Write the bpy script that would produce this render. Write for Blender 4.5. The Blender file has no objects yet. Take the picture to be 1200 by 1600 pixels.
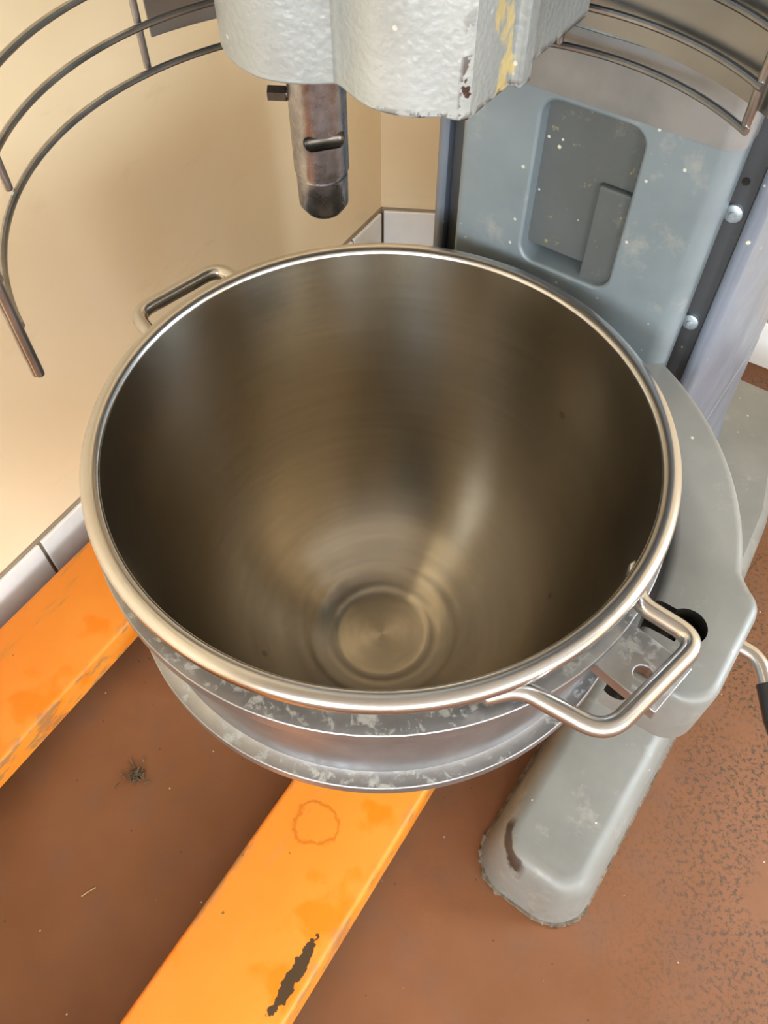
import bpy, bmesh, math, random
from math import sin, cos, radians, pi, hypot, atan2
from mathutils import Vector, Matrix

random.seed(7)
sc = bpy.context.scene
COL = sc.collection

# ------------------------------------------------------------------ camera
F_PX = 1288.0
cam_d = bpy.data.cameras.new('camera')
cam_d.sensor_fit = 'VERTICAL'
cam_d.sensor_height = 32.0
cam_d.lens = F_PX / 1600.0 * 32.0
cam_d.clip_start = 0.01
cam = bpy.data.objects.new('camera', cam_d)
COL.objects.link(cam)
cam.location = (0.00234, -0.42795, 1.19)
cam.rotation_euler = (radians(90 - 54.75), 0, 0)
sc.camera = cam

# ------------------------------------------------------------------ light
WA = radians(32.0)                       # azimuth of the long wall
WD = Vector((sin(WA), cos(WA), 0))       # along the wall, away from the camera
WN = Vector((cos(WA), -sin(WA), 0))      # out of the wall, into the room
def room(n, d, z=0.0): return WN * n + WD * d + Vector((0, 0, z))

world = bpy.data.worlds.new('world'); sc.world = world
world.use_nodes = True
bg = world.node_tree.nodes['Background']
bg.inputs['Color'].default_value = (0.62, 0.78, 1.0, 1)
bg.inputs['Strength'].default_value = 1.0

N0, N1, D0, D1, CEIL = -0.616, 3.7, -3.0, 1.07, 2.6
def window_light(name, loc, direction, w, h, power, color):
    l = bpy.data.lights.new(name, 'AREA'); l.shape = 'RECTANGLE'
    l.size = w; l.size_y = h; l.energy = power; l.color = color
    o = bpy.data.objects.new(name, l); COL.objects.link(o)
    o.location = loc
    o.rotation_euler = Vector(direction).to_track_quat('-Z', 'Z').to_euler()
    return o
# daylight at two rear windows and the side window, plus one added fill
window_light('daylight_rear', room(0.80, D0 - 0.06, 1.65), WD, 0.8, 1.2, 105, (0.77, 0.89, 1.0))
window_light('daylight_rear_far', room(2.95, D0 - 0.06, 1.65), WD, 0.9, 1.2, 108, (0.77, 0.89, 1.0))
window_light('daylight_side', room(2.10, D1 + 0.06, 1.45), -WD, 1.5, 1.5, 125, (0.77, 0.89, 1.0))
window_light('added_fill_right', room(N1 + 0.06, -1.0, 1.60), -WN, 1.6, 1.3, 72, (0.79, 0.90, 1.0))  # added unseen source that fills the left wall and tiles

vs = sc.view_settings
vs.view_transform = 'Standard'; vs.look = 'None'; vs.gamma = 1.0; vs.use_curve_mapping = False
vs.exposure = 0.40

# ------------------------------------------------------------------ node helpers
class NB:
    def __init__(s, name):
        s.m = bpy.data.materials.new(name); s.m.use_nodes = True
        s.t = s.m.node_tree; s.b = s.t.nodes['Principled BSDF']; s._co = None
    def n(s, kind, **kw):
        x = s.t.nodes.new(kind)
        for k, v in kw.items():
            if k in x.inputs: s.put(x.inputs[k], v)
            else: setattr(x, k, v)
        return x
    def put(s, sock, v):
        if isinstance(v, bpy.types.NodeSocket): s.t.links.new(v, sock)
        elif isinstance(v, (tuple, list)) and len(v) == 3 and sock.type == 'RGBA': sock.default_value = (*v, 1)
        else: sock.default_value = v
    def set(s, **kw):
        for k, v in kw.items(): s.put(s.b.inputs[k.replace('_', ' ')], v)
        return s
    def co(s):
        if s._co is None: s._co = s.n('ShaderNodeTexCoord').outputs['Object']
        return s._co
    def mapped(s, scale=(1, 1, 1), rot=(0, 0, 0), loc=(0, 0, 0)):
        return s.n('ShaderNodeMapping', Vector=s.co(), Scale=scale, Rotation=rot, Location=loc).outputs[0]
    def noise(s, scale, detail=3, rough=0.55, vec=None, dist=0.0):
        return s.n('ShaderNodeTexNoise', Vector=vec or s.co(), Scale=scale, Detail=detail, Roughness=rough, Distortion=dist).outputs['Fac']
    def ramp(s, fac, lo, hi, a=0.0, b=1.0):
        r = s.n('ShaderNodeMapRange', Value=fac); r.clamp = True
        for i, v in zip((1, 2, 3, 4), (lo, hi, a, b)): r.inputs[i].default_value = v
        return r.outputs[0]
    def math(s, op, a, b=0.0, c=None):
        x = s.n('ShaderNodeMath'); x.operation = op
        s.put(x.inputs[0], a); s.put(x.inputs[1], b)
        if c is not None: s.put(x.inputs[2], c)
        return x.outputs[0]
    def mix(s, fac, a, b):
        x = s.n('ShaderNodeMix'); x.data_type = 'RGBA'
        s.put(x.inputs[0], fac); s.put(x.inputs[6], a); s.put(x.inputs[7], b)
        return x.outputs[2]
    def specks(s, scale, size, keep=0.5, vec=None):
        v = s.n('ShaderNodeTexVoronoi', Vector=vec or s.co(), Scale=scale)
        d = s.ramp(v.outputs['Distance'], size, size * 0.7, 0, 1)
        sep = s.n('ShaderNodeSeparateColor', Color=v.outputs['Color'])
        k = s.math('GREATER_THAN', sep.outputs[0], 1 - keep)
        return s.math('MULTIPLY', d, k)
    def bump(s, h, strength=0.2, dist=0.001):
        b = s.n('ShaderNodeBump', Height=h, Strength=strength, Distance=dist)
        s.t.links.new(b.outputs[0], s.b.inputs['Normal'])
    def sep(s):
        x = s.n('ShaderNodeSeparateXYZ', Vector=s.co()); return x.outputs
    def blob(s, cx, cy, rx, ry, rot=0.0, wob=0.25, wscale=60):
        """mask of an irregular elliptical stain in object XY"""
        x, y, _ = s.sep()
        dx = s.math('SUBTRACT', x, cx); dy = s.math('SUBTRACT', y, cy)
        c, si = cos(rot), sin(rot)
        ax = s.math('ADD', s.math('MULTIPLY', dx, c / rx), s.math('MULTIPLY', dy, si / rx))
        ay = s.math('ADD', s.math('MULTIPLY', dx, -si / ry), s.math('MULTIPLY', dy, c / ry))
        r = s.math('SQRT', s.math('ADD', s.math('MULTIPLY', ax, ax), s.math('MULTIPLY', ay, ay)))
        nz = s.ramp(s.noise(wscale, 3), 0.25, 0.75, -wob, wob)
        return s.math('ADD', r, nz)

# ------------------------------------------------------------------ materials
M = {}
def mk_floor():
    b = NB('painted_concrete')
    big = b.noise(2.6, 4, 0.6); mid = b.noise(14, 4, 0.6)
    c = b.mix(b.ramp(big, 0.35, 0.68), (0.150, 0.055, 0.018), (0.215, 0.086, 0.036))
    c = b.mix(b.ramp(mid, 0.5, 0.75, 0, 0.45), c, (0.145, 0.075, 0.048))
    # gritty dark wear, gathered in patches towards the right of the machine foot
    x, y, _ = b.sep()
    side = b.ramp(x, 0.22, 0.55)
    patch = b.math('MULTIPLY', b.ramp(b.noise(6, 4), 0.40, 0.52), side)
    grit = b.ramp(b.noise(150, 4, 0.7), 0.50, 0.60)
    c = b.mix(b.math('MULTIPLY', b.math('MULTIPLY', patch, grit), 0.9), c, (0.035, 0.030, 0.018))
    c = b.mix(b.math('MULTIPLY', b.specks(55, 0.10, 0.22), 0.75), c, (0.045, 0.028, 0.018))
    c = b.mix(b.math('MULTIPLY', b.specks(34, 0.05, 0.45), 0.8), c, (0.60, 0.45, 0.33))
    b.set(Base_Color=c, Roughness=b.ramp(mid, 0.3, 0.7, 0.42, 0.62), Specular_IOR_Level=0.4)
    b.bump(b.noise(120, 4), 0.25, 0.0008)
    return b.m
M['floor'] = mk_floor()
def mk_wall():
    b = NB('cream_plaster')
    c = b.mix(b.ramp(b.noise(3.0, 4), 0.35, 0.7), (0.83, 0.655, 0.415), (0.88, 0.72, 0.49))
    sm = b.noise(9, 5, 0.7, b.mapped((0.35, 1, 2.2), (0.3, 0.2, 0.5)))
    c = b.mix(b.ramp(sm, 0.6, 0.8, 0, 0.28), c, (0.56, 0.40, 0.24))
    b.set(Base_Color=c, Roughness=0.6, Specular_IOR_Level=0.3)
    b.bump(b.noise(14, 3), 0.12, 0.004)
    return b.m
M['wall'] = mk_wall()
def simple(name, col, rough=0.5, metal=0.0, var=0.12, scale=12, bump=0.0, bscale=200, bdist=0.0005, **kw):
    b = NB(name)
    dark = tuple(v * (1 - var) for v in col); lite = tuple(min(1, v * (1 + var)) for v in col)
    c = b.mix(b.ramp(b.noise(scale, 4), 0.35, 0.65), dark, lite)
    b.set(Base_Color=c, Roughness=rough, Metallic=metal, **kw)
    if bump: b.bump(b.noise(bscale, 3), bump, bdist)
    return b.m
M['ceiling'] = simple('ceiling_paint', (0.36, 0.31, 0.25), 0.8)  # unseen ceiling, darkened so the bowl's middle reflects less light
M['tile'] = simple('white_glazed_tile', (0.84, 0.82, 0.79), 0.22, var=0.05)
M['grout'] = simple('grout', (0.30, 0.23, 0.16), 0.9)
M['window'] = simple('window_paint', (0.75, 0.74, 0.70), 0.5)
M['black'] = simple('black_grip', (0.012, 0.012, 0.014), 0.35)

def mk_orange():
    b = NB('orange_paint')
    c = b.mix(b.ramp(b.noise(5, 3), 0.4, 0.65), (0.72, 0.215, 0.018), (0.74, 0.24, 0.026))
    sat = b.ramp(b.noise(11, 4, 0.5), 0.60, 0.66, 0, 0.9)
    c = b.mix(sat, c, (0.74, 0.185, 0.003))
    # fine scratches along the fork
    scr = b.noise(30, 5, 0.7, b.mapped((1.6, 0.18, 1)))
    c = b.mix(b.ramp(scr, 0.61, 0.68, 0, 0.5), c, (0.36, 0.20, 0.06))
    c = b.mix(b.math('MULTIPLY', b.specks(40, 0.09, 0.25), 0.8), c, (0.10, 0.06, 0.03))
    # worn edges, bare dark steel
    x, y, z = b.sep()
    edge = b.ramp(b.math('ABSOLUTE', x), 0.066, 0.079)
    chips = b.ramp(b.noise(55, 5, 0.65, b.mapped((1, 0.35, 1))), 0.49, 0.56)
    c = b.mix(b.math('MULTIPLY', b.math('MULTIPLY', edge, chips), 0.7), c, (0.22, 0.15, 0.07))
    return b, c
def mk_orange_near():
    b, c = mk_orange()
    # long bare patch, rubbed through to the steel
    r = b.blob(0.060, -0.317, 0.0085, 0.050, 0.0, 0.55, 70)
    c = b.mix(b.ramp(r, 1.0, 0.9, 0, 0.97), c, (0.034, 0.024, 0.012))
    # dried ring stain
    r2 = b.blob(-0.020, -0.165, 0.030, 0.026, 0.5, 0.25, 50)
    ring = b.math('MULTIPLY', b.ramp(r2, 0.80, 0.92), b.ramp(r2, 1.08, 0.96))
    c = b.mix(b.math('MULTIPLY', ring, 0.75), c, (0.46, 0.12, 0.006))
    b.set(Base_Color=c, Roughness=0.36, Specular_IOR_Level=0.45)
    b.bump(b.noise(40, 4), 0.12, 0.001)
    return b.m
M['orange'] = mk_orange_near()
def mk_orange_plain():
    b, c = mk_orange(); b.m.name = 'orange_paint_far'
    b.set(Base_Color=c, Roughness=0.4, Specular_IOR_Level=0.4); b.bump(b.noise(40, 4), 0.12, 0.001)
    return b.m
M['orange_far'] = mk_orange_plain()

def mk_paint(name, col, metal=0.25, rough=0.36, dust=0.5, specks=0.5, hammer=0.0, yellow=0.0):
    b = NB(name)
    c = b.mix(b.ramp(b.noise(9, 4), 0.35, 0.68), tuple(v * 0.86 for v in col), tuple(v * 1.1 for v in col))
    d = b.math('MULTIPLY', b.ramp(b.noise(16, 6, 0.72), 0.56, 0.74), dust)
    c = b.mix(d, c, (0.50, 0.46, 0.38))
    if yellow:
        y = b.ramp(b.noise(75, 4, 0.6), 0.64, 0.70, 0, yellow)
        c = b.mix(y, c, (0.62, 0.47, 0.16))
    c = b.mix(b.math('MULTIPLY', b.specks(75, 0.13, specks * 0.5), 0.75), c, (0.70, 0.68, 0.60))
    c = b.mix(b.math('MULTIPLY', b.specks(42, 0.09, specks * 0.4), 0.75), c, (0.72, 0.68, 0.52))
    b.set(Base_Color=c, Metallic=metal, Roughness=b.ramp(b.noise(20, 3), 0.3, 0.7, rough, rough + 0.14))
    if hammer: b.bump(b.noise(210, 2, 0.4), hammer, 0.0012)
    else: b.bump(b.noise(70, 3), 0.10, 0.0008)
    return b
M['grey'] = mk_paint('grey_machine_paint', (0.205, 0.240, 0.258)).m
M['grey_smooth'] = mk_paint('grey_base_paint', (0.215, 0.212, 0.195), 0.1, 0.38, 0.45, 0.2).m
def mk_foot():
    b = mk_paint('grey_foot_paint', (0.215, 0.212, 0.195), 0.1, 0.38, 0.45, 0.2)
    base = b.b.inputs['Base Color'].links[0].from_socket
    r = b.blob(0.262, -0.028, 0.0435, 0.0400, 0.0, 0.06, 60)     # scuffed through to bare brown metal round the toe
    ring = b.math('MULTIPLY', b.ramp(r, 0.85, 0.90), b.ramp(r, 1.12, 1.07))
    x, y, z = b.sep()
    ring = b.math('MULTIPLY', b.math('MULTIPLY', ring, b.ramp(x, 0.262, 0.252)), b.math('MULTIPLY', b.ramp(y, -0.018, -0.030), b.ramp(z, 0.1185, 0.1165)))
    rust_brown = b.math('MULTIPLY', b.ramp(b.noise(60, 5, 0.7), 0.55, 0.66), b.ramp(z, 0.09, 0.02))
    c = b.mix(b.math('MULTIPLY', rust_brown, 0.55), base, (0.20, 0.12, 0.075))
    b.set(Base_Color=b.mix(ring, c, (0.050, 0.030, 0.020)))
    return b.m
M['foot'] = mk_foot()
M['blue_grey'] = mk_paint('blue_grey_column_paint', (0.17, 0.192, 0.235), 0.2, 0.34, 0.12, 0.15).m
M['dark_rail'] = mk_paint('dark_rail_steel', (0.085, 0.085, 0.09), 0.4, 0.42, 0.25, 0.3).m
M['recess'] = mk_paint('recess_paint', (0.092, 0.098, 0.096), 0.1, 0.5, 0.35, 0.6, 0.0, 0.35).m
def mk_head():
    b = mk_paint('hammered_silver_paint', (0.38, 0.405, 0.402), 0.35, 0.30, 0.10, 0.5, 0.6)
    base = b.b.inputs['Base Color'].links[0].from_socket
    x, y, z = b.sep()
    # dried yellow batter on the flange side
    m = b.ramp(b.noise(38, 4, 0.6, b.mapped((1, 1, 0.5))), 0.55, 0.60)
    side = b.math('MULTIPLY', b.ramp(x, 0.0212, 0.0222), b.ramp(y, 0.062, 0.082))
    c = b.mix(b.math('MULTIPLY', b.math('MULTIPLY', m, side), 0.9), base, (0.66, 0.52, 0.22))
    m2 = b.ramp(b.noise(30, 3, 0.5, b.mapped((1, 1, 1), loc=(3, 1, 2))), 0.70, 0.74, 0, 0.6)
    c = b.mix(m2, c, (0.66, 0.55, 0.28))
    # paint chipped off along the lower edge
    low = b.ramp(z, 0.9355, 0.9305)
    chip = b.ramp(b.noise(120, 3, 0.6), 0.47, 0.53)
    c = b.mix(b.math('MULTIPLY', b.math('MULTIPLY', low, chip), b.ramp(x, -0.06, 0.0)), c, (0.055, 0.028, 0.018))
    edge = b.math('MULTIPLY', b.ramp(x, 0.0165, 0.0190), b.ramp(y, 0.0600, 0.0575))
    chip2 = b.math('MULTIPLY', b.math('MULTIPLY', edge, b.ramp(b.noise(95, 3, 0.6, b.mapped(loc=(5, 2, 1))), 0.52, 0.56)), b.ramp(z, 1.0, 0.95))
    c = b.mix(chip2, c, (0.055, 0.028, 0.018))
    b.set(Base_Color=c)
    return b.m
M['head'] = mk_head()

def mk_brushed(name, col, rough, aniso, scratch=0.25, rot=0.0, stain=0.0):
    b = NB(name)
    # rings of fine scratches around the axis
    x, y, z = b.sep()
    r = b.math('SQRT', b.math('ADD', b.math('MULTIPLY', x, x), b.math('MULTIPLY', y, y)))
    vec = b.n('ShaderNodeCombineXYZ', X=b.math('MULTIPLY', r, 170.0), Y=b.math('MULTIPLY', z, 170.0),
              Z=b.math('MULTIPLY', b.math('ARCTAN2', y, x), 1.4)).outputs[0]
    line = b.noise(1.0, 3, 0.6, vec)
    cloud = b.noise(10, 4)
    c = b.mix(b.ramp(line, 0.3, 0.7), tuple(v * 0.88 for v in col), col)
    c = b.mix(b.ramp(cloud, 0.45, 0.72, 0, 0.18), c, tuple(v * 0.7 for v in col))
    if stain:
        c = b.mix(b.math('MULTIPLY', b.specks(22, 0.10, 0.2), stain), c, (0.10, 0.08, 0.06))
    b.set(Base_Color=c, Metallic=1.0, Roughness=b.ramp(cloud, 0.3, 0.7, rough - 0.02, rough + 0.03),
          Anisotropic=aniso, Anisotropic_Rotation=rot)
    tg = b.n('ShaderNodeTangent'); tg.direction_type = 'RADIAL'; tg.axis = 'Z'
    b.t.links.new(tg.outputs[0], b.b.inputs['Tangent'])
    return b.m
M['steel_in'] = mk_brushed('brushed_bowl_steel', (0.43, 0.385, 0.315), 0.235, 0.80, 0.05, 0.25, 0.45)
M['steel'] = simple('polished_steel', (0.54, 0.525, 0.515), 0.24, 1.0, 0.04)
M['wire'] = simple('wire_steel', (0.33, 0.33, 0.34), 0.28, 1.0, 0.2, 30)
M['sheet'] = simple('sheet_steel', (0.33, 0.34, 0.345), 0.36, 1.0, 0.15, 6)
M['band'] = simple('dull_band_steel', (0.25, 0.245, 0.24), 0.45, 0.6, 0.18, 14)
def mk_alu():
    b = NB('cast_aluminium')
    c = b.mix(b.ramp(b.noise(20, 4), 0.35, 0.7), (0.27, 0.265, 0.265), (0.36, 0.355, 0.36))
    d = b.ramp(b.noise(70, 6, 0.75), 0.53, 0.62)
    g = b.n('ShaderNodeNewGeometry'); s = b.n('ShaderNodeSeparateXYZ', Vector=g.outputs['Normal'])
    up = b.ramp(s.outputs[2], 0.5, 0.9)
    f = b.math('MULTIPLY', d, up)     # dried batter lies on the ledges only
    c = b.mix(b.math('MULTIPLY', f, 0.55), c, (0.36, 0.34, 0.27))
    b.set(Base_Color=c, Metallic=b.ramp(f, 0, 1, 0.9, 0.0), Roughness=b.ramp(f, 0, 1, 0.43, 0.85))
    b.bump(b.math('ADD', b.noise(160, 4), f), 0.2, 0.0008)
    return b.m
M['alu'] = mk_alu()
def mk_spindle():
    b = NB('stained_spindle_steel')
    c = b.mix(b.ramp(b.noise(60, 5, 0.65), 0.35, 0.7), (0.21, 0.21, 0.23), (0.38, 0.38, 0.41))
    c = b.mix(b.ramp(b.noise(38, 4, 0.6, b.mapped((1, 1, 0.5))), 0.56, 0.68, 0, 0.7), c, (0.11, 0.085, 0.06))
    b.set(Base_Color=c, Metallic=1.0, Roughness=b.ramp(b.noise(80, 3), 0.3, 0.7, 0.22, 0.36))
    b.bump(b.noise(200, 3), 0.1, 0.0003)
    return b.m
M['spindle'] = mk_spindle()
M['dark_steel'] = simple('dark_machine_steel', (0.10, 0.085, 0.07), 0.35, 0.9, 0.3, 60)
M['bolt'] = simple('zinc_bolt', (0.42, 0.47, 0.50), 0.45, 0.6, 0.25, 80)
M['crumb'] = simple('dirty_sealant', (0.17, 0.135, 0.10), 0.95, 0, 0.45, 90, 0.8, 140, 0.003)
M['straw'] = simple('dry_straw', (0.50, 0.36, 0.18), 0.9, 0, 0.3, 60)
M['debris'] = simple('dark_debris', (0.10, 0.075, 0.045), 0.95, 0, 0.5, 120)
M['rust_brown'] = simple('dark_bore_fill', (0.085, 0.045, 0.022), 0.85, 0.1, 0.5, 90)

# ------------------------------------------------------------------ mesh helpers
def finish(name, bm, mat, parent=None, smooth=35, bevel=0.0, seg=3, sub=0):
    bmesh.ops.remove_doubles(bm, verts=bm.verts, dist=1e-6)
    bmesh.ops.recalc_face_normals(bm, faces=bm.faces)
    me = bpy.data.meshes.new(name); bm.to_mesh(me); bm.free()
    return link(name, me, mat, parent, smooth, bevel, seg, sub)
def link(name, me, mat, parent=None, smooth=35, bevel=0.0, seg=3, sub=0):
    o = bpy.data.objects.new(name, me); COL.objects.link(o)
    if not me.materials: me.materials.append(M[mat] if isinstance(mat, str) else mat)
    if parent: o.parent = parent
    if smooth:
        me.polygons.foreach_set('use_smooth', [True] * len(me.polygons))
        me.set_sharp_from_angle(angle=radians(smooth))
    if bevel:
        b = o.modifiers.new('bevel', 'BEVEL'); b.width = bevel; b.segments = seg
        b.limit_method = 'ANGLE'; b.angle_limit = radians(40); b.harden_normals = False
    if sub:
        s = o.modifiers.new('sub', 'SUBSURF'); s.levels = s.render_levels = sub
    return o
def box(bm, x0, x1, y0, y1, z0, z1):
    v = [bm.verts.new((x, y, z)) for z in (z0, z1) for x, y in ((x0, y0), (x1, y0), (x1, y1), (x0, y1))]
    for f in ((3, 2, 1, 0), (4, 5, 6, 7), (0, 1, 5, 4), (1, 2, 6, 5), (2, 3, 7, 6), (3, 0, 4, 7)):
        bm.faces.new([v[i] for i in f])
def prism(bm, pts, z0, z1):
    a = [bm.verts.new((x, y, z0)) for x, y in pts]; b = [bm.verts.new((x, y, z1)) for x, y in pts]
    n = len(pts)
    for i in range(n): bm.faces.new((a[i], a[(i + 1) % n], b[(i + 1) % n], b[i]))
    bm.faces.new(a[::-1]); bm.faces.new(b)
def loft(bm, loops, cap0=True, cap1=True):
    L = [[bm.verts.new(p) for p in lp] for lp in loops]
    n = len(L[0])
    for a, b in zip(L, L[1:]):
        for i in range(n): bm.faces.new((a[i], a[(i + 1) % n], b[(i + 1) % n], b[i]))
    if cap0: bm.faces.new(L[0][::-1])
    if cap1: bm.faces.new(L[-1])
def rrect(x0, x1, y0, y1, r, seg=6):
    p = []
    for cx, cy, a0 in ((x1 - r, y1 - r, 0), (x0 + r, y1 - r, 90), (x0 + r, y0 + r, 180), (x1 - r, y0 + r, 270)):
        for k in range(seg + 1):
            a = radians(a0 + 90 * k / seg); p.append((cx + r * cos(a), cy + r * sin(a)))
    return p
def lathe(bm, prof, n=128, closed=False):
    rows = []
    for r, z in prof:
        if r < 1e-6: rows.append([bm.verts.new((0, 0, z))])
        else: rows.append([bm.verts.new((r * cos(2 * pi * i / n), r * sin(2 * pi * i / n), z)) for i in range(n)])
    pairs = list(zip(rows, rows[1:]))
    if closed: pairs.append((rows[-1], rows[0]))
    for a, b in pairs:
        for i in range(n):
            j = (i + 1) % n
            if len(a) == 1 and len(b) == 1: continue
            if len(a) == 1: bm.faces.new((a[0], b[i], b[j]))
            elif len(b) == 1: bm.faces.new((a[i], a[j], b[0]))
            else: bm.faces.new((a[i], a[j], b[j], b[i]))
def catmull(pts, k=8):
    out = []
    P = [pts[0]] + list(pts) + [pts[-1]]
    for i in range(1, len(P) - 2):
        p0, p1, p2, p3 = P[i - 1:i + 3]
        for s in range(k):
            t = s / k
            out.append(tuple(0.5 * (2 * b + (c - a) * t + (2 * a - 5 * b + 4 * c - d) * t * t + (3 * b - a - 3 * c + d) * t ** 3)
                             for a, b, c, d in zip(p0, p1, p2, p3)))
    out.append(tuple(pts[-1])); return out
def rounded_path(pts, r, k=7):
    """polyline with its inner corners rounded"""
    P = [Vector(p) for p in pts]; out = [P[0]]
    for a, b, c in zip(P, P[1:], P[2:]):
        u, v = (a - b).normalized(), (c - b).normalized()
        d = min(r, (a - b).length * 0.48, (c - b).length * 0.48)
        p, q = b + u * d, b + v * d
        for i in range(k + 1):
            t = i / k
            out.append(p * (1 - t) ** 2 + b * 2 * t * (1 - t) + q * t * t)
    out.append(P[-1]); return out
def tube(bm, path, rad, n=12, caps=True, flat=None):
    """tube along a path; rad is a number or list; flat gives (scale of first axis) per point"""
    P = [Vector(p) for p in path]; N = len(P)
    T = [(P[min(i + 1, N - 1)] - P[max(i - 1, 0)]).normalized() for i in range(N)]
    up = Vector((0, 0, 1)) if abs(T[0].z) < 0.9 else Vector((1, 0, 0))
    nrm = (up - T[0] * up.dot(T[0])).normalized()
    loops = []
    for i in range(N):
        nrm = (nrm - T[i] * nrm.dot(T[i])).normalized(); bn = T[i].cross(nrm)
        r = rad[i] if isinstance(rad, (list, tuple)) else rad
        s = flat[i] if flat else 1.0
        loops.append([P[i] + nrm * (r * cos(2 * pi * j / n)) + bn * (r * s * sin(2 * pi * j / n)) for j in range(n)])
    loft(bm, loops, caps, caps)
def empty(name, loc=(0, 0, 0), rz=0.0):
    o = bpy.data.objects.new(name, None); COL.objects.link(o)
    o.location = loc; o.rotation_euler = (0, 0, rz); o.empty_display_size = 0.05
    return o
def tag(o, label, cat, group=None):
    o['label'] = label; o['category'] = cat
    if group: o['group'] = group
    return o
def cut(o, cutters):
    """boolean the cutter bmeshes out of o and apply"""
    tmp = []
    for bm in cutters:
        bmesh.ops.recalc_face_normals(bm, faces=bm.faces)
        me = bpy.data.meshes.new('cut'); bm.to_mesh(me); bm.free()
        c = bpy.data.objects.new('cut', me); COL.objects.link(c)
        c.parent = o.parent
        m = o.modifiers.new('b', 'BOOLEAN'); m.operation = 'DIFFERENCE'; m.solver = 'EXACT'; m.object = c
        tmp.append(c)
    bpy.context.view_layer.update()
    dg = bpy.context.evaluated_depsgraph_get()
    me = bpy.data.meshes.new_from_object(o.evaluated_get(dg))
    o.modifiers.clear(); old = o.data; o.data = me; bpy.data.meshes.remove(old)
    for c in tmp:
        d = c.data; bpy.data.objects.remove(c); bpy.data.meshes.remove(d)
    return o
def resmooth(o, ang=35):
    me = o.data
    me.polygons.foreach_set('use_smooth', [True] * len(me.polygons)); me.set_sharp_from_angle(angle=radians(ang))
def cyl(bm, c, axis, r, h, n=32):
    """cylinder starting at c along axis"""
    c = Vector(c); a = Vector(axis).normalized()
    tube(bm, [c, c + a * h], r, n)
def structure(o): o['kind'] = 'structure'; return o

# ------------------------------------------------------------------ the room
def quad_prism(name, corners, z0, z1, mat):
    bm = bmesh.new(); prism(bm, [(p.x, p.y) for p in corners], z0, z1)
    return structure(finish(name, bm, mat, smooth=0))
TH = 0.15
bm = bmesh.new(); prism(bm, [(p.x, p.y) for p in (room(N0 - TH, D0 - TH), room(N1 + TH, D0 - TH), room(N1 + TH, D1 + TH), room(N0 - TH, D1 + TH))], -0.1, 0)
structure(finish('floor', bm, 'floor', smooth=0))
quad_prism('ceiling', [room(N0 - TH, D0 - TH), room(N1 + TH, D0 - TH), room(N1 + TH, D1 + TH), room(N0 - TH, D1 + TH)], CEIL, CEIL + 0.1, 'ceiling')
# left wall, the narrow angled facet in the corner, and the back wall
KA = Vector((0.0, 1.1535, 0)); KA = WN * N0 + WD * KA.dot(WD)     # corner on the long wall
KB = Vector((0.20, 1.139, 0)); KB = WN * KB.dot(WN) + WD * D1     # facet meets the back wall
FT = (KB - KA).normalized(); FN = Vector((FT.y, -FT.x, 0))
quad_prism('wall_left', [room(N0, D0), KA, KA + FN * -TH - WN * 0.0, room(N0 - TH, KA.dot(WD) + TH), room(N0 - TH, D0)][:2] + [room(N0 - TH, KA.dot(WD)), room(N0 - TH, D0)], 0, CEIL, 'wall')
quad_prism('wall_corner', [KA, KB, KB + WD * TH, room(N0 - TH, D1 + TH), room(N0 - TH, KA.dot(WD))], 0, CEIL, 'wall')
def wall_with_openings(name, a, b, out, openings, mat='wall'):
    """wall from a to b; openings are (s0, s1, z0, z1) along it"""
    bm = bmesh.new(); L = (b - a).length; t = (b - a).normalized()
    def seg(s0, s1, z0, z1):
        if s1 - s0 < 1e-4 or z1 - z0 < 1e-4: return
        p = [a + t * s0, a + t * s1, a + t * s1 + out * TH, a + t * s0 + out * TH]
        prism(bm, [(q.x, q.y) for q in p], z0, z1)
    s = 0.0
    for s0, s1, z0, z1 in openings:
        seg(s, s0, 0, CEIL); seg(s0, s1, 0, z0); seg(s0, s1, z1, CEIL); s = s1
    seg(s, L, 0, CEIL)
    return structure(finish(name, bm, mat, smooth=0))
wall_with_openings('wall_rear', room(N0, D0), room(N1, D0), -WD, [(1.016, 1.816, 1.05, 2.25), (3.116, 4.016, 1.05, 2.25)])  # wall between the openings shaped to leave a dark band in the bowl
wall_with_openings('wall_right', room(N1, D0), room(N1, D1), WN, [(1.2, 2.8, 0.95, 2.25)])  # opening added for the unseen fill
KBN = KB.dot(WN)
wall_with_openings('wall_back', KB, room(N1, D1), WD, [(1.35 - KBN, 2.85 - KBN, 0.70, 2.20)])
def window_unit(name, a, t, out, s0, s1, z0, z1):
    bm = bmesh.new(); w = 0.045
    o = a + out * 0.03
    def bar(sa, sb, za, zb):
        p = [o + t * sa, o + t * sb, o + t * sb + out * 0.02, o + t * sa + out * 0.02]
        prism(bm, [(q.x, q.y) for q in p], za, zb)
    bar(s0, s0 + w, z0, z1); bar(s1 - w, s1, z0, z1); bar(s0 + w, s1 - w, z0, z0 + w); bar(s0 + w, s1 - w, z1 - w, z1)
    m = (s0 + s1) / 2; bar(m - w / 2, m + w / 2, z0 + w, z1 - w)
    return structure(finish(name, bm, 'window', smooth=0))
window_unit('window_1', room(N0, D0), WN, -WD, 1.016, 1.816, 1.05, 2.25)
window_unit('window_2', room(N0, D0), WN, -WD, 3.116, 4.016, 1.05, 2.25)
window_unit('added_window', room(N1, D0), WD, WN, 1.2, 2.8, 0.95, 2.25)  # unseen window added around the fill
window_unit('window_3', KB, WN, WD, 1.35 - KBN, 2.85 - KBN, 0.70, 2.20)

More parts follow.
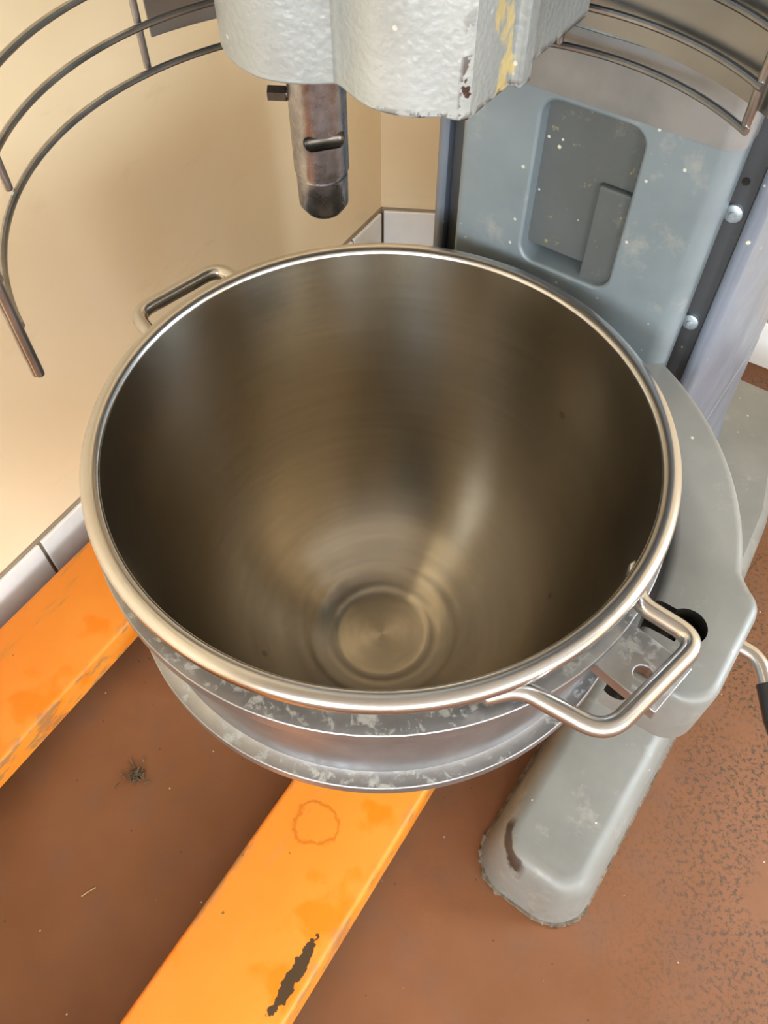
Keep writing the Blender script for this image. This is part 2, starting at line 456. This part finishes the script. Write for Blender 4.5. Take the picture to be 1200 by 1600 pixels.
# skirting: single white tiles set against dark joints
TZ = 0.10
def skirting(name, a, b, nrm, cuts):
    """grout strip from a to b with one tile between successive cut marks"""
    t = (b - a).normalized(); L = (b - a).length
    bm = bmesh.new(); p = [a, b, b + nrm * 0.004, a + nrm * 0.004]
    prism(bm, [(q.x, q.y) for q in p], 0, TZ + 0.004)
    root = structure(finish(name, bm, 'grout', smooth=0))
    for s0, s1 in zip(cuts, cuts[1:]):
        bm = bmesh.new(); g = 0.003
        p0 = a + t * (s0 + g) + nrm * 0.0041; p1 = a + t * (s1 - g) + nrm * 0.0041
        jit = random.uniform(-0.0006, 0.0008)
        q = [p0, p1, p1 + nrm * (0.007 + jit), p0 + nrm * (0.007 + jit)]
        prism(bm, [(v.x, v.y) for v in q], 0.0005, TZ + random.uniform(-0.0008, 0.0008))
        finish('tile', bm, 'tile', root, smooth=0, bevel=0.0015, seg=2)
    return root
LL = (KA - room(N0, D0)).length
marks = [0.012, 0.126]
while marks[-1] + 0.3 < LL: marks.append(marks[-1] + 0.3)
marks.append(LL - 0.001)
skirting('baseboard_left', KA, room(N0, D0), WN, marks)
FL = (KB - KA).length
skirting('baseboard_corner', KA, KB, FN, [0.004, 0.127, FL - 0.012])
BL = (room(N1, D1) - KB).length
marks = [0.002]
while marks[-1] + 0.3 < BL: marks.append(marks[-1] + 0.3)
skirting('baseboard_back', KB, room(N1, D1), -WD, marks)

# ------------------------------------------------------------------ the mixer (u across, v towards the column)
MA = radians(35.0)
mixer = tag(empty('planetary_mixer', (0, 0, 0), -MA), 'large grey floor-standing dough mixer with bowl lift, wire guard and bare spindle', 'mixer')

# base casting: hind body with two feet that run forward under the bowl
def foot_loops(x0, x1, y0, y1, r, H):
    prof = [(0.0, 0.004), (-0.002, 0.012), (-0.006, 0.055), (-0.010, H - 0.030), (-0.014, H - 0.016), (-0.021, H - 0.006), (-0.030, H - 0.001), (-0.036, H)]
    return [[(x, y, z) for x, y in rrect(x0 - d, x1 + d, y0 - d, y1 + d, max(0.012, r + d), 8)] for d, z in prof]
H = 0.12
for s in (1, -1):
    bm = bmesh.new()
    a, b = (0.196, 0.350) if s > 0 else (-0.330, -0.180)
    loft(bm, foot_loops(a, b, -0.082, 0.50, 0.055, H))
    for v in bm.verts:      # the foot spreads slightly towards the back
        if v.co.y > 0.2: v.co.x += 0.004 * s
    finish('foot', bm, 'foot', mixer, smooth=40)
    bm = bmesh.new()
    pts = []
    for x, y in rrect(a - 0.003, b + 0.003, -0.0855, 0.3, 0.057, 22):
        pts.append((x + random.uniform(-0.0022, 0.0022), y + random.uniform(-0.0022, 0.0022)))
    prism(bm, pts, 0.0003, 0.006)
    finish('sealant_bead', bm, 'crumb', mixer, smooth=0)
bm = bmesh.new()
prof = [(0.0, 0.0005), (-0.004, 0.06), (-0.010, H - 0.022), (-0.016, H - 0.008), (-0.026, H - 0.0005)]
outl = [(0.345, 0.40), (0.330, 0.62), (0.262, 0.90), (-0.23, 0.90), (-0.30, 0.62), (-0.325, 0.40)]
cx, cy = 0.015, 0.62
loft(bm, [[(cx + (x - cx) * (1 + d / 0.33), cy + (y - cy) * (1 + d / 0.28), z) for x, y in outl] for d, z in prof])
finish('base_plate', bm, 'grey_smooth', mixer, smooth=30, bevel=0.004)

# column: a hollow-fronted post with flanges, rails and bolts
bm = bmesh.new()
half = [(0.105, 0.330), (0.105, 0.300), (0.1575, 0.300), (0.1575, 0.284), (0.160, 0.281), (0.170, 0.285), (0.1825, 0.372), (0.1835, 0.62), (0.163, 0.74)]
mir = [(0.036 - x, y) for x, y in half][::-1]
prism(bm, half + mir, 0.115, 1.50)
finish('column', bm, 'blue_grey', mixer, smooth=30, bevel=0.004, seg=3)
bm = bmesh.new()      # flared root of the column
sect = [(0.168, 0.290), (0.1825, 0.372), (0.1835, 0.62), (0.163, 0.74)]
lp = []
for z, g in ((0.116, 0.022), (0.15, 0.014), (0.22, 0.008), (0.33, 0.003), (0.42, 0.0008)):
    o = [(x + g, y + (g if y > 0.5 else -g * 0.2)) for x, y in sect]
    lp.append([(x, y, z) for x, y in o] + [(0.036 - x, y, z) for x, y in o[::-1]])
loft(bm, lp)
finish('column_root', bm, 'blue_grey', mixer, smooth=40, bevel=0.003)
bolt_me = None
for s in (1, -1):
    bm = bmesh.new()
    a, b = (0.119, 0.1570) if s > 0 else (-0.121, -0.083)
    box(bm, a, b, 0.2925, 0.2998, 0.40, 1.12)
    rail = finish('guide_rail', bm, 'dark_rail', mixer, smooth=0, bevel=0.001, seg=2)
    if s > 0:
        for z in (0.7845, 0.6700, 0.56):
            bm = bmesh.new()
            tube(bm, [(0.1448, 0.2924, z), (0.1448, 0.2890, z), (0.1448, 0.2880, z)], [0.0078, 0.0078, 0.0064], 20)
            tube(bm, [(0.1448, 0.2882, z), (0.1448, 0.2868, z)], [0.0030, 0.0020], 12)
            finish('bolt', bm, 'bolt', rail, smooth=40)
bm = bmesh.new()
tube(bm, [(0.1448, 0.2926, 0.812), (0.1448, 0.2915, 0.812)], 0.0032, 14)
finish('bolt_hole_shade', bm, 'dark_steel', mixer)  # solid dark disc standing for the shade in an empty bolt hole

# lift carriage: flat front plate with a deep pocket
PX0, PX1, PV = -0.0905, 0.1405, 0.250
def plate_outline(e=0.0, back=0.292):
    r = 0.016
    p = [(PX1 + e, back)]
    for k in range(9):
        a = radians(0 - 90 * k / 8); p.append((PX1 + e - r + r * cos(a), PV - e + r + r * sin(a)))
    r = 0.008
    for k in range(7):
        a = radians(270 - 90 * k / 6); p.append((PX0 - e + r + r * cos(a), PV - e + r + r * sin(a)))
    p.append((PX0 - e, back)); return p
bm = bmesh.new(); prism(bm, plate_outline(0, 0.284), 0.56, 1.06)
plate = finish('lift_carriage', bm, 'grey', mixer, smooth=35)
def pocket_cut(x0, x1, z0, z1, y0, y1, r, grow=0.0):
    bm = bmesh.new()
    a = [(x, y0, z) for x, z in rrect(x0 - grow, x1 + grow, z0 - grow, z1 + grow, r + grow, 7)]
    b = [(x, y1, z) for x, z in rrect(x0, x1, z0, z1, r, 7)]
    loft(bm, [a, b]); return bm
cut(plate, [pocket_cut(-0.0165, 0.0695, 0.6985, 0.8465, 0.246, 0.32, 0.013, 0.002)])
resmooth(plate, 35)
wv = plate.modifiers.new('bevel', 'BEVEL'); wv.width = 0.0025; wv.segments = 3; wv.limit_method = 'ANGLE'; wv.angle_limit = radians(60)
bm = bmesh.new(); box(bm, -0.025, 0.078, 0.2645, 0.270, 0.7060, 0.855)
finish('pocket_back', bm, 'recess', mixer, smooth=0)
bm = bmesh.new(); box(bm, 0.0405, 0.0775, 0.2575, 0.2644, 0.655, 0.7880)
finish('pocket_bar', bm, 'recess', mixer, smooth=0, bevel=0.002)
bm = bmesh.new(); prism(bm, plate_outline(0.0012, 0.283), 0.854, 0.905)
finish('carriage_band', bm, 'band', mixer, smooth=40)
# yoke: forked arms that carry the bowl, with a block at each tip
YZ0, YZ1 = 0.565, 0.640
def yoke_outline():
    RI, RO = 0.2405, 0.2985
    p = []
    # right block
    p += [(0.2395, -0.028), (0.2400, -0.0432)]
    for cx, cy, r, a0, a1 in ((0.284, -0.018, 0.0255, 270, 360), ):
        for k in range(9):
            a = radians(a0 + (a1 - a0) * k / 8); p.append((cx + r * cos(a), cy + r * sin(a)))
    for k in range(9):
        a = radians(0 + 62 * k / 8); p.append((0.2865 + 0.023 * cos(a), 0.052 + 0.023 * sin(a)))
    p.append((0.2905, 0.079))
    a0, a1 = atan2(0.083, 0.2866), radians(174)
    for k in range(49):
        t = k / 48; a = a0 + (a1 - a0) * t; r = RO - 0.011 * max(0.0, t - 0.35) / 0.65
        p.append((r * cos(a), r * sin(a)))
    a1 = radians(174)
    for k in range(65):
        a = a1 - a1 * k / 64; p.append((RI * cos(a), RI * sin(a)))
    return p
def inset(pts, d):
    n = len(pts); out = []
    for i in range(n):
        a, b_, c = Vector(pts[i - 1]), Vector(pts[i]), Vector(pts[(i + 1) % n])
        e, g = (b_ - a).normalized(), (c - b_).normalized()
        n1, n2 = Vector((-e.y, e.x)), Vector((-g.y, g.x))
        m = n1 + n2; k = m.dot(n1)
        m = m / max(k, 0.6)
        out.append((b_.x + m.x * d, b_.y + m.y * d))
    return out
bm = bmesh.new(); yo = yoke_outline()
loft(bm, [[(x, y, z) for x, y in inset(yo, d)] for d, z in ((0.004, YZ0), (0.0012, YZ0 + 0.0012), (0, YZ0 + 0.004), (0, YZ1 - 0.008), (0.0008, YZ1 - 0.0045), (0.0026, YZ1 - 0.0020), (0.0052, YZ1 - 0.0005), (0.0080, YZ1))])
yoke = finish('bowl_yoke', bm, 'grey_smooth', mixer, smooth=40)
cs = []
bm = bmesh.new(); cyl(bm, (0.2690, 0.0135, 0.60), (0, 0, 1), 0.0150, 0.06); cs.append(bm)
bm = bmesh.new(); box(bm, 0.20, 0.2665, -0.004, 0.0225, 0.605, 0.66); cs.append(bm)
bm = bmesh.new(); cyl(bm, (0.2470, -0.10, 0.5985), (0, 1, 0), 0.0100, 0.09); cs.append(bm)
cut(yoke, cs); resmooth(yoke, 40)
yoke.data.materials.append(M['dark_steel'])      # darker metal inside the machined pocket and bore
for f in yoke.data.polygons:
    c = f.center
    if c.z < 0.6385 and (hypot(c.x - 0.2690, c.y - 0.0135) < 0.0153 or (0.15 < c.x < 0.2667 and -0.0042 < c.y < 0.0227 and c.z > 0.604) or (hypot(c.x - 0.2470, c.z - 0.5985) < 0.0103 and c.y < -0.005 and f.normal.y > -0.5)): f.material_index = 1
bm = bmesh.new(); cyl(bm, (0.2690, 0.0135, 0.6015), (0, 0, 1), 0.0148, 0.012); cyl(bm, (0.2690, 0.0135, 0.6130), (0, 0, 1), 0.0075, 0.014, 6)
finish('locating_screw', bm, 'dark_steel', mixer, smooth=40)
bm = bmesh.new(); cyl(bm, (0.2470, -0.030, 0.5985), (0, 1, 0), 0.0098, 0.0195); finish('bore_shade_plug', bm, 'rust_brown', mixer, smooth=40)  # added plug, coloured dark so the bore reads as a shaded hole
# locking lever at the side of the block
bm = bmesh.new(); tube(bm, rounded_path([(0.300, 0.047, 0.600), (0.328, 0.046, 0.600), (0.346, 0.024, 0.594)], 0.010), 0.0062, 14)
lever = finish('locking_lever', bm, 'steel', mixer)
bm = bmesh.new(); tube(bm, [(0.3400, 0.0315, 0.596), (0.3404, 0.0310, 0.5959), (0.358, 0.010, 0.590), (0.370, -0.004, 0.586), (0.372, -0.0065, 0.5855)], [0.004, 0.0078, 0.0095, 0.008, 0.003], 16)
finish('grip', bm, 'black', lever)

# head: two lobed housing with a flanged side, hammered silver
HZ = 0.930
lob = [(-0.1625, 0.075), (-0.1606, 0.0498), (-0.1449, 0.0352), (-0.1251, 0.0265), (-0.1052, 0.0243), (-0.0854, 0.0308), (-0.0646, 0.0454)]
lob2 = [(-0.0598, 0.0442), (-0.0418, 0.0371), (-0.0262, 0.0350), (-0.0069, 0.0400), (0.0076, 0.0505)]
hp = [p[:2] for p in catmull([(x, y, 0) for x, y in lob], 5)] + [p[:2] for p in catmull([(x, y, 0) for x, y in lob2], 5)]
hp += [(0.0165, 0.0525), (0.0200, 0.0545), (0.0225, 0.0580), (0.0225, 0.1035), (0.0245, 0.1045), (0.0290, 0.1045), (0.0300, 0.1060), (0.0300, 0.1180), (0.020, 0.1185), (0.020, 0.215), (-0.12, 0.215), (-0.160, 0.16)]
bm = bmesh.new(); prism(bm, hp, HZ, 1.32)
for v in bm.verts: pass
finish('planetary_head', bm, 'head', mixer, smooth=30, bevel=0.0015, seg=2)
bm = bmesh.new()      # gear housing above, carried by the column
prism(bm, rrect(-0.20, 0.235, 0.06, 0.70, 0.06, 8), 1.321, 1.62)
finish('gear_housing', bm, 'head', mixer, smooth=35, bevel=0.02, seg=4)

# spindle with cross slot and drive pin
SX, SY, SR = -0.0933, 0.0612, 0.0193
prof = [(0, 0.8240), (SR - 0.0070, 0.8240), (SR - 0.0058, 0.8248), (SR - 0.0014, 0.8312), (SR - 0.0011, 0.8540), (SR - 0.0020, 0.8548), (SR - 0.0020, 0.8566), (SR, 0.8580), (SR, 0.945), (0, 0.945)]
bm = bmesh.new(); lathe(bm, prof, 64)
bmesh.ops.translate(bm, verts=bm.verts, vec=(SX, SY, 0))
sp = finish('spindle', bm, 'spindle', mixer, smooth=40)
cd = Vector((0.2476 - SX, -0.349 - SY, 0)).normalized(); ct = Vector((-cd.y, cd.x, 0))
ct = Matrix.Rotation(radians(12), 3, 'Z') @ ct; cd = Matrix.Rotation(radians(12), 3, 'Z') @ cd
bm = bmesh.new()      # rounded slot milled across the front of the spindle
c0 = Vector((SX, SY, 0.8850)) + cd * (SR - 0.0040)
tube(bm, [c0 + ct * q for q in (-0.0150, -0.0143, -0.0128, -0.0105, 0.0105, 0.0128, 0.0143, 0.0150)], [0.0008, 0.0028, 0.0045, 0.0056, 0.0056, 0.0045, 0.0028, 0.0008], 24)
cut(sp, [bm]); resmooth(sp, 40)
sp.data.materials.append(M['dark_steel'])      # darker steel inside the slot
for f in sp.data.polygons:
    if 0.875 < f.center.z < 0.895 and hypot(f.center.x - SX, f.center.y - SY) < SR - 0.0006: f.material_index = 1
bm = bmesh.new(); pd = Vector((-0.86, -0.51, 0)).normalized(); p0 = Vector((SX, SY, 0.9085)) + pd * 0.0165
tube(bm, [p0, p0 + pd * 0.0035], 0.0038, 12); tube(bm, [p0 + pd * 0.0035, p0 + pd * 0.0155], 0.0052, 6)
finish('drive_pin', bm, 'dark_steel', mixer, smooth=30)

# wire guard: front arc standing open on the left, rear arc on the right, sheet shield behind
WR = 0.0026
def arc(c, r, a0, a1, z, n=64): return [(c[0] + r * cos(a0 + (a1 - a0) * k / n), c[1] + r * sin(a0 + (a1 - a0) * k / n), z) for k in range(n + 1)]
CL, RL = (-0.005, 0.003), 0.213
CR, RR = (0.036, 0.042), 0.190
aEnd = atan2(-0.1916 - CL[1], -0.0895 - CL[0])
for z in (0.900, 0.9295, 0.960, 0.990):
    bm = bmesh.new(); tube(bm, arc(CL, RL, radians(118), aEnd + 2 * pi, z), WR * 0.9, 10)
    finish('guard_hoop', bm, 'wire', mixer)
    bm = bmesh.new(); tube(bm, arc(CR, RR, radians(118), radians(53.5), z - (0.0 if z < 0.91 else 0.0015), 40), WR, 10)
    finish('guard_hoop', bm, 'wire', mixer)
def rod(x, y, z0, z1, r=WR):
    bm = bmesh.new(); tube(bm, [(x, y, z0), (x, y, z0 + 0.0005), (x, y, z1)], [r * 0.8, r, r], 12); return finish('guard_rod', bm, 'wire', mixer)
rod(-0.2205 - 0.001, 0.0343, 0.900, 1.02); rod(-0.1856 - 0.002, -0.1159 - 0.001, 0.900, 1.02)
rod(-0.0030, 0.2322 - 0.004, 0.900, 1.02); rod(0.1466, 0.1990, 0.898, 1.02, 0.0034)
ex, ey = CL[0] + (RL + 0.002) * cos(aEnd), CL[1] + (RL + 0.002) * sin(aEnd)
rod(ex - 0.003, ey + 0.001, 0.864, 1.02, 0.0034); rod(ex + 0.003, ey - 0.001, 0.868, 1.02, 0.0024)
CS, RS = (0.015, -0.0156), 0.2576
bm = bmesh.new()
a0, a1, n = radians(164.5), radians(20), 72
lp = []
for k in range(n + 1):
    a = a0 + (a1 - a0) * k / n
    lp.append([(CS[0] + r * cos(a), CS[1] + r * sin(a), z) for r, z in ((RS, 0.910), (RS, 1.10), (RS + 0.0015, 1.10), (RS + 0.0015, 0.910))])
loft(bm, lp)
finish('guard_shield', bm, 'sheet', mixer, smooth=40)

# ------------------------------------------------------------------ the bowl
BA = radians(45.0)
bowl = tag(empty('mixing_bowl', (0, 0, 0.345), -BA), 'big brushed stainless steel mixing bowl with rolled rim, empty, hung in the mixer yoke', 'bowl')
RC, RZ = 0.225, 0.695
inner = [(0.0, 0.3455), (0.025, 0.3456), (0.046, 0.3460), (0.0530, 0.3470), (0.0595, 0.3492), (0.068, 0.3514), (0.078, 0.3552), (0.086, 0.3600), (0.100, 0.3685),
         (0.130, 0.3905), (0.158, 0.4210), (0.179, 0.4560), (0.194, 0.4980), (0.2045, 0.5500), (0.2105, 0.6100), (0.2150, 0.6700), (0.2178, 0.6965)]
ip = [(r, z) for r, z in catmull(inner, 6)]
T = 0.0022
op = []
for i, (r, z) in enumerate(ip):
    a = ip[max(i - 1, 0)]; b = ip[min(i + 1, len(ip) - 1)]
    dx, dz = b[0] - a[0], b[1] - a[1]; L = hypot(dx, dz) or 1
    op.append((max(0.0, r + T * dz / L) if i else 0.0, z - T * dx / L))
prof = op[::-1][:0] + op + ip[::-1]
bm = bmesh.new(); lathe(bm, [(r, z - 0.345) for r, z in prof], 160)
finish('bowl_body', bm, 'steel_in', bowl, smooth=60)
bm = bmesh.new()
prof = [(RC + 0.0072 * cos(a) + (0.0006 if cos(a) > 0 else 0), RZ - 0.345 + (0.0066 if sin(a) > 0 else 0.0105) * sin(a)) for a in [2 * pi * k / 20 for k in range(20)]]
lathe(bm, prof, 160, closed=True)
finish('rolled_rim', bm, 'steel', bowl, smooth=60)
# carrying ring: upper and lower flange joined by a web
RG = [(0.2150, 0.6605), (0.2343, 0.6598), (0.2350, 0.6590), (0.2350, 0.6458), (0.2343, 0.6450), (0.2195, 0.6445), (0.2170, 0.6420),
      (0.2165, 0.5420), (0.2180, 0.5345), (0.2220, 0.5320), (0.2298, 0.5312), (0.2306, 0.5303), (0.2306, 0.5190), (0.2298, 0.5180), (0.2085, 0.5180), (0.2135, 0.60)]
bm = bmesh.new(); lathe(bm, [(r, z - 0.345) for r, z in RG], 160, closed=True)
finish('carrying_ring', bm, 'alu', bowl, smooth=30)
for s in (1, -1):
    bm = bmesh.new()
    tip = 0.285 if s > 0 else 0.2500
    box(bm, min(s * 0.2325, s * tip), max(s * 0.2325, s * tip), -0.0215, 0.0245, 0.6425 - 0.345, 0.6550 - 0.345)
    lug = finish('lug', bm, 'alu', bowl, smooth=0)
    if s > 0:
        c = bmesh.new(); cyl(c, (0.2630, -0.0035, 0.25), (0, 0, 1), 0.0070, 0.2); cut(lug, [c])
    resmooth(lug, 35)
    wv = lug.modifiers.new('bevel', 'BEVEL'); wv.width = 0.001; wv.segments = 2; wv.limit_method = 'ANGLE'
    # bent bar handle with flattened feet welded under the rim
    hz = 0.674 - 0.345
    path = [(0.1935, -0.1130, hz + 0.002), (0.2010, -0.0990, hz + 0.002), (0.2120, -0.0800, hz), (0.2720, -0.0660, hz), (0.2780, 0.0340, hz), (0.2290, 0.0285, hz), (0.2140, 0.0480, hz + 0.002), (0.2100, 0.0640, hz + 0.002)] if s > 0 else \
           [(0.2060, -0.0900, hz + 0.002), (0.2130, -0.0700, hz + 0.002), (0.2200, -0.0520, hz), (0.2720, -0.0480, hz), (0.2740, 0.0480, hz), (0.2250, 0.0560, hz), (0.2120, 0.0720, hz + 0.002), (0.2060, 0.0900, hz + 0.002)]
    rp = rounded_path([(s * x, s * y, z) for x, y, z in path], 0.018, 9)
    n = len(rp)
    fl = []
    for i, p in enumerate(rp):
        d = hypot(p.x, p.y)
        fl.append(0.5 if i < 3 or i > n - 4 else 1.0)
    bm = bmesh.new(); tube(bm, rp, 0.0070, 16, True, fl)
    finish('handle', bm, 'steel', bowl, smooth=60)

# ------------------------------------------------------------------ the pallet truck
FA = radians(33.0)
truck = tag(empty('pallet_truck', (0, 0, 0), -FA), 'orange painted hand pallet truck whose two worn forks lie on the floor under the bowl', 'pallet truck')
def fork(n0, n1, mat):
    root = empty_fork((n0 + n1) / 2, (n1 - n0) / 2, mat)
    return root
def empty_fork(c, hw, mat):
    bm = bmesh.new()
    Z1, zb = 0.085, 0.040
    d0, d1 = -0.86, 0.29
    # folded plate: top, rounded shoulders, side skirts leaning out
    sec = [(-hw - 0.002, zb)]
    for k in range(5):
        a = radians(180 - 90 * k / 4); sec.append((-hw + 0.007 + 0.007 * cos(a), Z1 - 0.007 + 0.007 * sin(a)))
    for k in range(5):
        a = radians(90 - 90 * k / 4); sec.append((hw - 0.007 + 0.007 * cos(a), Z1 - 0.007 + 0.007 * sin(a)))
    sec += [(hw + 0.002, zb), (hw - 0.003, zb)]
    sec += [(hw - 0.006, Z1 - 0.009), (-hw + 0.006, Z1 - 0.009), (-hw + 0.003, zb)]
    stations = [(d0, 1, 0)] + [(d0 + (d1 - 0.14 - d0) * k / 10, 1, 0) for k in range(1, 11)] + [(d1 - 0.08, 0.9, -0.002), (d1 - 0.03, 0.74, -0.012), (d1, 0.6, -0.030)]
    loft(bm, [[(x * sx, d, max(zb * 0.8, z + dz)) for x, z in sec] for d, sx, dz in stations])
    o = finish('fork', bm, mat, truck, smooth=50)
    o.location = (c, 0, 0)
    bm = bmesh.new(); tube(bm, [(-0.035, d1 - 0.16, 0.0405), (0.035, d1 - 0.16, 0.0405)], 0.040, 24)
    finish('load_roller', bm, 'black', o, smooth=40)
    return o
fork(-0.0555, 0.1045, 'orange'); fork(-0.558, -0.400, 'orange_far')
bm = bmesh.new(); box(bm, -0.558, 0.1045, -1.02, -0.861, 0.05, 0.30); finish('fork_bridge', bm, 'orange_far', truck, smooth=0, bevel=0.02)
bm = bmesh.new(); tube(bm, [(-0.30, -1.10, 0.085), (-0.16, -1.10, 0.085)], 0.085, 32); finish('steer_wheel', bm, 'black', truck, smooth=40)
bm = bmesh.new(); tube(bm, [(-0.228, -1.08, 0.12), (-0.228, -1.08, 0.52)], 0.05, 24); finish('pump_body', bm, 'orange_far', truck, smooth=40)

# ------------------------------------------------------------------ bits on the floor
clump = bmesh.new()
for k in range(46):
    a, r = random.uniform(0, 2 * pi), abs(random.gauss(0, 0.008))
    p = Vector((r * cos(a) * 1.3, r * sin(a), random.uniform(0.0012, 0.006)))
    d = Vector((random.uniform(-1, 1), random.uniform(-1, 1), random.uniform(-0.2, 0.35))).normalized() * random.uniform(0.004, 0.012)
    q = p + d; q.z = max(0.0012, q.z)
    tube(clump, [p, (p + q) / 2 + Vector((random.uniform(-1, 1), random.uniform(-1, 1), 0)) * 0.002, q], random.uniform(0.0005, 0.0011), 5)
o = finish('dust_clump', clump, 'debris'); o.location = (-0.356, -0.0525, 0)
tag(o, 'small dark clump of fluff and straw on the floor between the orange forks', 'debris')
bm = bmesh.new(); tube(bm, [(-0.008, -0.005, 0.0012), (0, 0.0008, 0.0014), (0.009, 0.006, 0.0012)], 0.0009, 6)
o = finish('straw', bm, 'straw'); o.location = (-0.3917, -0.208, 0)
tag(o, 'single pale straw on the bare floor below the dark clump', 'debris')
